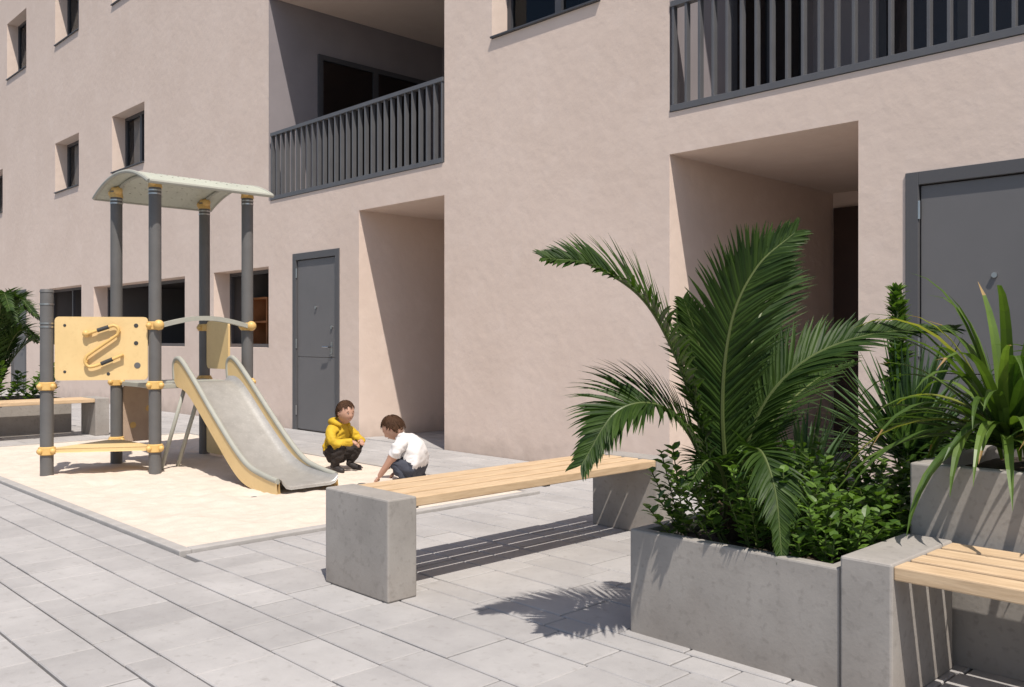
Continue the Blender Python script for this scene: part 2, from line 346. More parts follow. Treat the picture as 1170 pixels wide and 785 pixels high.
for h in holes:
    if h[5]=='win': window(h[0],h[1],h[2],h[3],WY+h[4]-.04,'window',curtain=h[2]<6 and h[0]<-10)
    if h[5]=='open':
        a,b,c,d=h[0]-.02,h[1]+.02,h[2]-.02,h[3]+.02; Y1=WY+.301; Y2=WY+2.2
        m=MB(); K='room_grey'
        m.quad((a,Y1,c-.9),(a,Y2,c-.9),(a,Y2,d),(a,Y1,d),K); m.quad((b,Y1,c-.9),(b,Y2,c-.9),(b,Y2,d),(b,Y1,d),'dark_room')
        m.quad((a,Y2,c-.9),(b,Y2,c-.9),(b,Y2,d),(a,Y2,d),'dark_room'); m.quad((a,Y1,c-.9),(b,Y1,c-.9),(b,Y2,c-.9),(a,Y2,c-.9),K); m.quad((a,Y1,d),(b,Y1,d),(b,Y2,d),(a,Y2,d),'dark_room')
        f=.05; Y=WY+.25
        m.box(h[0],h[0]+f,Y,Y+.05,h[2],h[3],'frame_dark'); m.box(h[1]-f,h[1],Y,Y+.05,h[2],h[3],'frame_dark'); m.box(h[0]+f,h[1]-f,Y,Y+.05,h[3]-f,h[3],'frame_dark'); m.box(h[0]+f,h[1]-f,Y,Y+.05,h[2],h[2]+f,'frame_dark')
        for q in ((.5,) if h[1]-h[0]>2 else ()):
            xm=h[0]+(h[1]-h[0])*q; m.box(xm-.03,xm+.03,Y+.002,Y+.048,h[2]+f,h[3]-f,'frame_dark')
        bp(m.obj('ground_floor_window'))
sh=MB()
sh.box(-12.45,-12.05,6.6,6.95,.3,.34,'shelf_wood'); sh.box(-12.45,-12.05,6.93,6.95,.35,1.74,'shelf_wood')
for zz in (.7,1.05,1.4,1.75): sh.box(-12.45,-12.05,6.6,6.93,zz,zz+.03,'shelf_wood')
sh.box(-12.48,-12.452,6.6,6.95,.3,1.78,'shelf_wood'); sh.box(-12.048,-12.02,6.6,6.95,.3,1.78,'shelf_wood')
bp(sh.obj('interior_shelf'))
def side_window(X,y0,y1,z0,z1,name):
    m=MB(); f=.07; t=.04; FD='frame_dark'
    m.box(X+.002,X+t,y0,y0+f,z0,z1,FD); m.box(X+.002,X+t,y1-f,y1,z0,z1,FD); m.box(X+.002,X+t,y0+f,y1-f,z1-f,z1,FD); m.box(X+.002,X+t,y0+f,y1-f,z0,z0+f,FD)
    ym=(y0+y1)/2; m.box(X+.003,X+t-.002,ym-.045,ym+.045,z0+f,z1-f,FD)
    m.quad((X+.004,y0+f,z0+f),(X+.004,y1-f,z0+f),(X+.004,y1-f,z1-f),(X+.004,y0+f,z1-f),'brown_door')
    m.quad((X+.02,y0+f,z0+f),(X+.02,y1-f,z0+f),(X+.02,y1-f,z1-f),(X+.02,y0+f,z1-f),'glass')
    bp(m.obj(name))
side_window(-10.92,6.77,8.7,3.05,5.13,'balcony_sliding_door')
def back_window(x0,x1,Y,z0,z1,name):
    m=MB(); f=.07; FD='frame_dark'
    m.box(x0,x0+f,Y-.04,Y-.002,z0,z1,FD); m.box(x1-f,x1,Y-.04,Y-.002,z0,z1,FD); m.box(x0+f,x1-f,Y-.04,Y-.002,z1-f,z1,FD); m.box(x0+f,x1-f,Y-.04,Y-.002,z0,z0+f,FD)
    xm=(x0+x1)/2; m.box(xm-.045,xm+.045,Y-.038,Y-.003,z0+f,z1-f,FD)
    m.quad((x0+f,Y-.004,z0+f),(x1-f,Y-.004,z0+f),(x1-f,Y-.004,z1-f),(x0+f,Y-.004,z1-f),'brown_door')
    m.quad((x0+f,Y-.02,z0+f),(x1-f,Y-.02,z0+f),(x1-f,Y-.02,z1-f),(x0+f,Y-.02,z1-f),'glass')
    bp(m.obj(name))
back_window(-10.3,-8.0,WY+3.0,3.05,5.13,'balcony_back_door')
back_window(-3.7,-2.2,WY+2.4,3.05,5.3,'balcony_back_door'); back_window(-1.6,1.0,WY+2.4,3.05,5.3,'balcony_back_door')
side_window(-4.385,6.9,8.2,3.05,5.3,'balcony_sliding_door')
m=MB(); m.box(-4.36,-3.2,WY+2.78,WY+2.828,0,2.5,'brown_door'); bp(m.obj('passage_door',bevel=.004))
def railing(x0,x1,name,z0=3.0,z1=3.90):
    m=MB(); Y=WY+.0
    m.box(x0+.01,x1-.01,Y-.012,Y+.05,z0+.004,z0+.055,'metal_dark'); m.box(x0+.01,x1-.01,Y-.012,Y+.055,z1-.045,z1,'metal_dark')
    n=int((x1-x0)/.125)
    for i in range(n+1):
        x=x0+.03+(x1-x0-.06)*i/n
        m.box(x-.011,x+.011,Y-.006,Y+.046,z0+.055,z1-.045,'metal_dark')
    bp(m.obj(name,bevel=.002))
railing(-10.87,-7.26,'balcony_railing'); railing(-4.38,1.49,'balcony_railing'); railing(-28.49,-25.61,'balcony_railing')
# ------------------------------------------------------------ benches & planters
def bench_y(X0,X1,Y0,Y1,name,bt=.16,h=.45):
    e=empty(name,((X0+X1)/2,(Y0+Y1)/2,0)); inv=Matrix.Translation((-(X0+X1)/2,-(Y0+Y1)/2,0))
    def P(o): o.parent=e; o.matrix_parent_inverse=inv
    m=MB(); m.box(X0,X1,Y0,Y0+bt,0,h,'concrete'); P(m.obj('end_block_1',bevel=.008))
    m=MB(); m.box(X0,X1,Y1-bt,Y1,0,h,'concrete'); P(m.obj('end_block_2',bevel=.008))
    n=4; gp=.028; w=(X1-X0-.02-gp*(n-1))/n
    for i in range(n):
        m=MB(); a=X0+.01+i*(w+gp); m.box(a,a+w,Y0+bt,Y1-bt,h-.05,h-.006,'wood_y')
        o=m.obj('seat_slat_%d'%(i+1),bevel=.005)
        for v in o.data.vertices: v.co.z-=i*3.0; v.co.y-=i*5
        o.location=(0,i*5,i*3.0); P(o)
    m=MB()
    for yy in (Y0+bt+.0,(Y0+Y1)/2-.02,Y1-bt-.04): m.box(X0+.04,X1-.04,yy,yy+.04,h-.062,h-.051,'metal_dark')
    P(m.obj('seat_bracket'))
def bench_x(X0,X1,Y0,Y1,name,bt=.17,h=.45):
    e=empty(name,((X0+X1)/2,(Y0+Y1)/2,0)); inv=Matrix.Translation((-(X0+X1)/2,-(Y0+Y1)/2,0))
    def P(o): o.parent=e; o.matrix_parent_inverse=inv
    m=MB(); m.box(X0,X0+bt,Y0,Y1,0,h,'concrete'); P(m.obj('end_block_1',bevel=.008))
    m=MB(); m.box(X1-bt,X1,Y0,Y1,0,h,'concrete'); P(m.obj('end_block_2',bevel=.008))
    n=4; gp=.028; w=(Y1-Y0-.02-gp*(n-1))/n
    for i in range(n):
        m=MB(); a=Y0+.01+i*(w+gp); m.box(X0+bt,X1-bt,a,a+w,h-.05,h-.006,'wood_x')
        o=m.obj('seat_slat_%d'%(i+1),bevel=.005)
        for v in o.data.vertices: v.co.z-=i*3.0; v.co.x-=i*5
        o.location=(i*5,0,i*3.0); P(o)
    m=MB()
    for xx in ((X0+X1)/2-.02,X1-bt-.04): m.box(xx,xx+.04,Y0+.04,Y1-.04,h-.062,h-.051,'metal_dark')
    P(m.obj('seat_bracket'))
bench_y(-3.69,-3.19,2.33,4.42,'park_bench'); bench_x(-1.36,.75,2.79,3.29,'park_bench'); bench_y(-11.66,-11.17,1.7,4.04,'park_bench')
def planter(x0,x1,y0,y1,h,name,t=.05,soil=None):
    e=empty(name,((x0+x1)/2,(y0+y1)/2,0)); inv=Matrix.Translation((-(x0+x1)/2,-(y0+y1)/2,0))
    bm=bmesh.new()
    o=[bm.verts.new(p) for p in ((x0,y0,0),(x1,y0,0),(x1,y1,0),(x0,y1,0))]; O=[bm.verts.new((v.co.x,v.co.y,h)) for v in o]
    I=[bm.verts.new(p) for p in ((x0+t,y0+t,h),(x1-t,y0+t,h),(x1-t,y1-t,h),(x0+t,y1-t,h))]; J=[bm.verts.new((v.co.x,v.co.y,h-.3)) for v in I]
    for a in range(4):
        b=(a+1)%4
        bm.faces.new((o[a],o[b],O[b],O[a])); bm.faces.new((O[a],O[b],I[b],I[a])); bm.faces.new((I[a],I[b],J[b],J[a]))
    bm.faces.new(J); bmesh.ops.recalc_face_normals(bm,faces=bm.faces)
    me=D.meshes.new('planter_box'); bm.to_mesh(me); bm.free(); me.materials.append(M['concrete'])
    ob=D.objects.new('planter_box',me); COL.objects.link(ob); ob.parent=e; ob.matrix_parent_inverse=inv
    b=ob.modifiers.new('bevel','BEVEL'); b.width=.007; b.segments=2; b.limit_method='ANGLE'
    s=MB(); n=24; zs_=(h-.05)
    for j in range(n+1):
        for i in range(n+1):
            px=x0+t+(x1-x0-2*t)*i/n; py=y0+t+(y1-y0-2*t)*j/n
            s.v.append((px,py,zs_+noise.noise(V((px*9,py*9,0)))*.018))
    for j in range(n):
        for i in range(n):
            a=j*(n+1)+i; s.f.append((a,a+1,a+n+2,a+n+1)); s.m.append(s.mi('soil'))
    so=s.obj('soil',smooth=True); so.parent=e; so.matrix_parent_inverse=inv
planter(-2.23,-1.365,2.8,3.95,.405,'concrete_planter')
planter(-1.36,.9,3.34,4.25,.70,'concrete_planter')
planter(-1.98,.5,4.30,5.3,.455,'concrete_planter')
planter(-12.95,-11.75,.9,3.8,.42,'concrete_planter')
# ------------------------------------------------------------ palm
def frond(mb,pts,Lmax,hint,nl=62,w=.0085,start=.14,droop=.35,fwd=.75,lift=.25,rr=.011):
    C=spline(pts,nl*2); N=len(C)-1
    mb.tube(C[::4]+[C[-1]] if N%4 else C[::4],[rr*(1-.8*i/(len(C[::4])+.01)) for i in range(len(C[::4])+(1 if N%4 else 0))],'palm_stem',6)
    for k in range(nl):
        s=start+(1-start)*k/(nl-1)*.995
        i=min(int(s*N),N-1); p=C[i].lerp(C[i+1],s*N-i); T=(C[min(i+2,N)]-C[max(i-2,0)]).normalized()
        side=T.cross(hint); side.normalize(); nn=side.cross(T)
        q=(s-start)/(1-start)
        L=Lmax*(.45+.55*math.sin(math.pi*min(q*1.15+.12,1)))*(1 if q<.75 else 1-(q-.75)*2.0)
        for sg in (-1,1):
            l_=L*U(.82,1.10)
            f=fwd+q*.55+U(-.12,.12)
            d=(T*f+side*sg*1.0+nn*(lift+U(-.16,.16))).normalized()
            P_=[p]; cur=V(p); dd=V(d); ns=5
            for j in range(ns):
                cur=cur+dd*(l_/ns); P_.append(V(cur)); dd=(dd+V((0,0,-droop*(j+1)/ns*.45))+V((U(-.05,.05),U(-.05,.05),0))).normalized()
            ww=[w*x for x in (.5,1,1.05,.85,.5,.05)]
            mb.blade(P_,ww,'palm',T,.35)
F={'F1':[(-2.024,3.115,.40),(-2.021,2.946,.871),(-2.017,2.662,1.256),(-2.064,2.398,1.404),(-2.120,2.20,1.425)],
'F2':[(-1.992,3.148,.40),(-1.95,3.019,.871),(-1.871,2.957,1.21),(-1.776,2.984,1.42),(-1.678,3.084,1.548)],
'F2b':[(-2.001,3.182,.40),(-2.038,3.287,.814),(-2.049,3.421,1.18),(-2.04,3.573,1.411),(-2.08,3.62,1.57)],
'F3':[(-1.98,3.161,.40),(-1.894,3.149,.798),(-1.749,3.227,1.041),(-1.56,3.423,1.165),(-1.322,3.665,1.19)],
'F4':[(-2.018,3.093,.40),(-1.992,2.904,.741),(-1.995,2.685,.903),(-2.042,2.492,.895),(-2.095,2.365,.715)],
'F5':[(-1.981,3.131,.40),(-1.837,2.992,.68),(-1.716,2.901,.748),(-1.627,2.85,.623),(-1.585,2.822,.405)],
'F6':[(-1.975,3.166,.40),(-2.001,3.398,.736),(-1.958,3.73,.948),(-1.869,3.967,1.042)]}
camdir=V((.72,-.69,.25)).normalized()
pe=empty('palm_plant',(-1.98,3.15,.36)); pinv=Matrix.Translation((1.98,-3.15,-.36))
pm=MB()
frond(pm,F['F1'],.27,V((.6,.1,.8)),nl=100,lift=.3,droop=.25,w=.0078)
frond(pm,F['F2'],.30,camdir,nl=108,start=.1,fwd=1.15,droop=.3,w=.0076)
frond(pm,F['F2b'],.28,camdir,nl=96,start=.12,fwd=1.15,droop=.3,w=.0076)
frond(pm,F['F3'],.25,V((.25,-.45,.85)),nl=100,droop=.32,w=.0078,fwd=1.05)
frond(pm,F['F4'],.28,V((.4,-.3,.85)),nl=86,droop=.5,start=.25,w=.0078)
frond(pm,F['F5'],.18,V((.7,-.5,.5)),nl=60,droop=.5,start=.3,w=.007)
frond(pm,F['F6'],.22,V((0,0,1)),nl=60,w=.0075)
frond(pm,[(-2.0,3.13,.4),(-2.02,3.1,.8),(-2.07,3.04,1.12),(-2.10,2.98,1.30)],.24,camdir,nl=72,fwd=1.25,w=.0075)
frond(pm,[(-2.0,3.12,.4),(-1.93,3.0,.62),(-1.90,2.85,.70),(-1.90,2.72,.62)],.16,V((0,0,1)),nl=50,w=.007)
frond(pm,[(-2.0,3.17,.4),(-2.10,3.3,.75),(-2.25,3.5,.98),(-2.42,3.66,1.02)],.24,V((0,0,1)),nl=60,w=.0075)
o=pm.obj('fronds'); o.parent=pe; o.matrix_parent_inverse=pinv
tm=MB(); tm.tube([(-1.99,3.14,.3),(-1.995,3.14,.4),(-2.0,3.13,.5)],[.05,.055,.035],'trunk',12)
for i in range(26):
    a=U(0,6.28); r=.05; tm.tube([(-1.99+r*math.cos(a),3.14+r*math.sin(a),.36),(-1.99+r*.8*math.cos(a),3.14+r*.8*math.sin(a),U(.46,.6))],[.012,.004],'trunk',5)
o=tm.obj('trunk',smooth=True); o.parent=pe; o.matrix_parent_inverse=pinv
# ------------------------------------------------------------ bushes
def leaf(mb,p,d,L,w,k,n=3,droop=.1):
    side=d.cross(V((U(-.3,.3),U(-.3,.3),1)))
    if side.length<1e-3: side=V((1,0,0))
    side.normalize(); P_=[V(p)]; cur=V(p); dd=V(d)
    for j in range(n): cur=cur+dd*(L/n); P_.append(V(cur)); dd=(dd+V((0,0,-droop))).normalized()
    ww=[.15*w]+[w*math.sin(math.pi*(.25+.6*j/n))**.8 for j in range(1,n)]+[.03*w]
    mb.blade(P_,ww,k,side,.22)
def bush(name,x0,x1,y0,y1,z,n,hmin,hmax,ll=.055,lw=.015,step=.022,excl=None):
    mb=MB(); cx=(x0+x1)/2; cy=(y0+y1)/2
    for i in range(n):
        x=U(x0,x1); y=U(y0,y1)
        if excl and (x-excl[0])**2+(y-excl[1])**2<excl[2]**2: continue
        h=U(hmin,hmax)*(.75+.5*noise.noise(V((x*3,y*3,5)))+.2)
        ex=(x-cx)/(x1-x0); ey=(y-cy)/(y1-y0)
        d=V((ex*.7+U(-.35,.35),ey*.7+U(-.35,.35),1)).normalized()
        p=V((x,y,z)); a=U(0,6.28); t=0; pts=[V(p)]
        while t<h:
            p=p+d*step; t+=step; d=(d+V((U(-.06,.06),U(-.06,.06),-.01))).normalized(); pts.append(V(p))
            if t>h*.2:
                for q in (0,math.pi):
                    aa=a+q+U(-.3,.3); ld=(V((math.cos(aa),math.sin(aa),0))+d*U(.4,.9)).normalized()
                    leaf(mb,p,ld,ll*U(.7,1.15),lw*U(.8,1.2),'bush')
                a+=1.3
        mb.tube(pts[::3]+[pts[-1]],.003,'palm_stem',4,cap=False)
    return mb.obj(name)
bush('leafy_shrub',-2.10,-1.43,2.90,3.85,.34,200,.14,.36,excl=(-1.98,3.12,.09),ll=.05)
bush('leafy_shrub',-1.9,-1.3,4.4,5.0,.4,50,.15,.35)
bush('leafy_shrub',-12.85,-11.85,1.2,3.7,.36,90,.2,.5,ll=.10,lw=.028,step=.04)
def rosette(name,c,n,L,w,k,up=(.2,1.3),droop=.1,keys=None,tip=None):
    mb=MB(); c=V(c)
    for i in range(n):
        a=i*2.39996+U(-.2,.2); e=U(*up)
        d=V((math.cos(a)*math.cos(e),math.sin(a)*math.cos(e),math.sin(e)))
        l=L*U(.7,1.12); ns=9; P_=[c+V((math.cos(a),math.sin(a),0))*.025+V((0,0,U(0,.09)))]; cur=V(P_[0]); dd=V(d); dr=droop*U(.6,1.3); tw=U(-.05,.05)
        for j in range(ns): cur=cur+dd*(l/ns); P_.append(V(cur)); dd=(dd+V((-d.y*tw,d.x*tw,-dr*(j+1)/ns*.8))).normalized()
        ws=w*U(.75,1.15); ww=[ws*x for x in (.7,.9,1,1.05,1,.92,.8,.6,.35,.02)]
        kk=k if keys is None else random.choice(keys)
        side=d.cross(V((0,0,1))); side.normalize(); mb.blade(P_,ww,kk,side,.35)
        if tip and random.random()<.25:
            for q in range(len(mb.f)-2,len(mb.f)): mb.m[q]=mb.mi(tip)
    return mb.obj(name)
rosette('yucca_plant',(-1.88,4.60,.50),160,.62,.013,'yucca',up=(.15,1.5),droop=.10)
rosette('yucca_plant',(-1.45,4.75,.50),110,.58,.013,'yucca',up=(.2,1.45),droop=.10)
rosette('yucca_plant',(-2.00,3.78,.38),90,.44,.010,'yucca',up=(.4,1.45),droop=.10)
BK=['brom_g']*12+['brom_y']
rosette('strap_leaf_plant',(-1.13,3.66,.74),110,.66,.019,'brom_g',up=(.0,1.4),droop=.50,keys=BK,tip='brom_o')
rosette('strap_leaf_plant',(-.62,3.75,.74),90,.66,.020,'brom_g',up=(.0,1.4),droop=.50,keys=BK,tip='brom_o')
mb=MB(); pts=spline([(-1.96,4.7,.4),(-1.98,4.68,.8),(-1.965,4.69,1.1),(-1.985,4.7,1.40)],60)
mb.tube(pts,.007,'palm_stem',5)
for i in range(10,61):
    t=i/60
    for q in range(6):
        a=U(0,6.28); leaf(mb,pts[i],V((math.cos(a),math.sin(a),U(.5,1.6))).normalized(),.15*(1-.5*t)*U(.7,1.1),.024*(1-.35*t),'bush')
mb.obj('tall_leafy_stem_plant')
pm=MB(); pc=V((-12.35,3.1,.38))
for i in range(17):
    a=i*2.4+U(-.2,.2); rch=U(.55,.95); top=U(.75,1.35)
    o_=V((math.cos(a),math.sin(a),0)); pts=[pc,pc+o_*rch*.2+V((0,0,top*.6)),pc+o_*rch*.55+V((0,0,top)),pc+o_*rch+V((0,0,top*.85))]
    frond(pm,pts,.3,V((0,0,1)),nl=40,w=.012)
pm.obj('palm_plant')
# ------------------------------------------------------------ play structure
ps=empty('playground_slide_tower',(-8,3.5,0)); pinv2=Matrix.Translation((8,-3.5,0))
def PP(o): o.parent=ps; o.matrix_parent_inverse=pinv2; return o
P1=(-8.12,2.43); P2=(-8.53,3.15); P3=(-7.687,3.162); P4=(-8.57,4.02); P5=(-7.687,4.02)
m=MB()
def zroof(x): return 2.485+.15*(1-((x+8.12)/.63)**2)
tops={P1:1.55,P2:zroof(P2[0])-.05,P3:zroof(P3[0])-.05,P4:zroof(P4[0])-.05,P5:zroof(P5[0])-.05}
for p,t in tops.items():
    m.tube([(p[0],p[1],-.05),(p[0],p[1],t)],.052,'post',24)
PP(m.obj('posts',smooth=True,angle=40))
c=MB()
for p,t in tops.items():
    lv=[.76,1.27] if p!=P1 else [.76]
    if p in(P1,P2,P3): lv=lv+[.22]
    for z in lv:
        kk='yellow2'
        c.tube([(p[0],p[1],z-.035),(p[0],p[1],z-.028),(p[0],p[1],z+.028),(p[0],p[1],z+.035)],[.054,.066,.066,.054],kk,24)
        for a in (0,1.57,3.14,4.71):
            a+=.4; c.sphere((p[0]+.07*math.cos(a),p[1]+.07*math.sin(a),z),.025,kk,10,6)
    if p!=P1:
        c.tube([(p[0],p[1],t-.06),(p[0],p[1],t+.03)],[.06,.045],'yellow2',20)
        dx=.07 if p[0]<-8.12 else -.07
        c.sphere((p[0]+dx*.6,p[1],t-.0),.04,'yellow2',12,8); c.sphere((p[0]-dx*.5,p[1]-.03,t-.02),.032,'yellow2',12,8)
        for zz in (t-.12,t-.09): c.tube([(p[0],p[1],zz),(p[0],p[1],zz+.012)],.056,'steel',20)
    else:
        c.tube([(p[0],p[1],t-.004),(p[0],p[1],t+.02)],[.056,.05],'post',20)
        for zz in (1.25,1.28,1.44): c.tube([(p[0],p[1],zz),(p[0],p[1],zz+.012)],.056,'steel',20)
PP(c.obj('clamps',smooth=True,angle=35))
r=MB(); xs_=[-8.76+1.27*i/20 for i in range(21)]
poly=[(x,zroof(x)) for x in xs_]+[(x,zroof(x)-.022) for x in reversed(xs_)]
r.extrude_poly(poly,3.03,4.17,'roof',lambda a,b,t:(a,t,b))
for yy in (3.03,4.17):
    r.tube([(x,yy,zroof(x)-.011) for x in xs_],.018,'rim',8)
for xx in (-8.76,-7.49): r.tube([(xx,3.03,zroof(xx)-.011),(xx,4.17,zroof(xx)-.011)],.018,'rim',8)
for yy in (3.162,4.02): r.tube([(x,yy,zroof(x)-.035) for x in xs_[2:-2]],.014,'rim',8)
for i in range(9):
    for j in range(9):
        x=-8.60+.95*i/8; yy=3.2+.8*j/8; zc=zroof(x)
        r.tube([(x,yy,zc-.024),(x,yy,zc+.002)],.009,'rim',8)
PP(r.obj('curved_roof',smooth=True,angle=40))
d=MB()
d.box(-8.53,-7.70,3.17,4.0,.725,.765,'rim')
d.extrude_poly([P1,P3,P2],.20,.235,'yellow',lambda a,b,t:(a,b,t))
PP(d.obj('decks',bevel=.004))
def panel(A,B,poly,th,k,name,holes=()):
    A=V((*A,0)); B=V((*B,0)); t=(B-A).normalized(); n=V((t.y,-t.x,0))
    m=MB(); m.extrude_poly(poly,-th/2,th/2,k,lambda a,b,s:A+t*a+n*s+V((0,0,b)))
    for (a,b,rr,kk) in holes:
        m.tube([A+t*a+n*(-th/2-.004)+V((0,0,b)),A+t*a+n*(th/2+.004)+V((0,0,b))],rr,kk,16)
    PP(m.obj(name,bevel=.003)); return A,t,n
def rr(a0,a1,b0,b1,r=.03,n=5):
    out=[]
    for cx,cy,s in ((a1-r,b0+r,-math.pi/2),(a1-r,b1-r,0),(a0+r,b1-r,math.pi/2),(a0+r,b0+r,math.pi)):
        for i in range(n+1): a=s+math.pi/2*i/n; out.append((cx+r*math.cos(a),cy+r*math.sin(a)))
    return out
A,t,n=panel(P1,P3,rr(.065,.79,.81,1.34),.02,'yellow','play_panel',[(.70,1.27,.018,'dark_cap'),(.70,1.12,.018,'dark_cap'),(.71,.93,.026,'post'),(.14,1.27,.012,'dark_cap'),(.14,.88,.012,'dark_cap'),(.48,.86,.014,'dark_cap')])
h=MB()
def LP(a,b,o=.045): return A+t*a+n*o+V((0,0,b))
path=[(.33,1.20),(.36,1.212),(.50,1.262),(.54,1.265),(.565,1.24),(.56,1.20),(.53,1.17),(.36,1.045),(.315,1.005),(.305,.96),(.33,.925),(.37,.925),(.44,.95),(.60,1.02)]
h.tube(spline([LP(*q) for q in path],90),.013,'yellow2',8)
for q in ((.34,1.205),(.565,1.22),(.31,.97),(.59,1.015)): h.tube([LP(q[0],q[1],0),LP(q[0],q[1],.05)],.014,'yellow2',8)
h.tube([LP(.40,1.227,.045),LP(.49,1.258,.045)],.017,'dark_cap',8); h.tube([LP(.43,.946,.045),LP(.52,.985,.045)],.017,'dark_cap',8)
h.sphere(LP(.31,1.20,.035),.030,'yellow2')
PP(h.obj('panel_grip_rail',smooth=True,angle=50))
panel(P4,P5,rr(.07,.52,.87,1.33,.05),.02,'yellow','side_panel')
panel(P4,P5,rr(.07,.42,.04,.72,.03),.02,'yellow','lower_side_panel')
panel(P2,P4,rr(.06,.42,.2,.72,.03),.02,'beige_panel','climbing_panel',[(.15,.35,.03,'yellow2'),(.3,.5,.03,'yellow2')])
a=MB(); pts=[]
for i in range(17):
    q=i/16; yy=3.162+(4.02-3.162)*q; pts.append((yy,1.285+.075*math.sin(math.pi*q)))
poly=[(y_,z_) for y_,z_ in pts]+[(y_,z_-.04) for y_,z_ in reversed(pts)]
a.extrude_poly(poly,-7.60,-7.66,'rim',lambda p,q,s:(s,p,q))
for yy in (3.162,4.02): a.sphere((-7.61,yy,1.275),.045,'yellow2',12,8)
PP(a.obj('entry_arch',smooth=True,angle=40))
def sl_top(): return spline([(-7.74,0,.80),(-7.75,0,.93),(-7.69,0,.985),(-7.58,0,.955),(-7.35,0,.80),(-7.0,0,.545),(-6.65,0,.305),(-6.40,0,.175),(-6.15,0,.125),(-5.96,0,.105)],45)
def sl_bot(): return spline([(-7.68,0,.74),(-7.5,0,.70),(-7.3,0,.58),(-6.95,0,.33),(-6.65,0,.12),(-6.45,0,.03),(-6.2,0,.0),(-5.94,0,.0)],45)
T_=sl_top(); B_=sl_bot(); s=MB()
for yc in (3.36,3.86):
    i0=len(s.v); nT=len(T_)
    for th in (-.012,.012):
        for p in T_: s.v.append((p.x,yc+th,p.z))
        for p in B_: s.v.append((p.x,yc+th,p.z))
    for side in (0,1):
        o_=i0+side*2*nT
        for j in range(nT-1): s.f.append((o_+j,o_+j+1,o_+nT+j+1,o_+nT+j)); s.m.append(s.mi('yellow'))
    for j in range(nT-1):
        s.f.append((i0+j,i0+j+1,i0+2*nT+j+1,i0+2*nT+j)); s.m.append(s.mi('yellow'))
        s.f.append((i0+nT+j,i0+nT+j+1,i0+3*nT+j+1,i0+3*nT+j)); s.m.append(s.mi('yellow'))
    s.tube([(p.x,yc,p.z) for p in T_],.022,'rim',10)
PP(s.obj('slide_sides',smooth=True,angle=40,fixn=True))
b=MB(); prof=spline([(-7.72,0,.775),(-7.55,0,.765),(-7.35,0,.66),(-7.0,0,.41),(-6.65,0,.185),(-6.4,0,.095),(-6.12,0,.075),(-5.94,0,.07),(-5.91,0,.04)],40)
for j in range(len(prof)-1):
    ys=[3.37,3.40,3.44,3.78,3.82,3.85]; zo=[.05,.012,0,0,.012,.05]
    for q in range(5):
        b.quad((prof[j].x,ys[q],prof[j].z+zo[q]),(prof[j+1].x,ys[q],prof[j+1].z+zo[q]),(prof[j+1].x,ys[q+1],prof[j+1].z+zo[q+1]),(prof[j].x,ys[q+1],prof[j].z+zo[q+1]),'galv')
bo=b.obj('slide_bed'); 
bm=bmesh.new(); bm.from_mesh(bo.data); bmesh.ops.remove_doubles(bm,verts=bm.verts,dist=.0005); bmesh.ops.recalc_face_normals(bm,faces=bm.faces)
for f in bm.faces: f.smooth=True
bm.to_mesh(bo.data); bm.free(); PP(bo)
l=MB()
l.tube([(-7.62,3.40,.75),(-7.78,3.25,.0)],.018,'rim',8); l.tube([(-7.55,3.5,.7),(-7.9,3.45,.0)],.018,'rim',8)
PP(l.obj('support_legs',smooth=True))
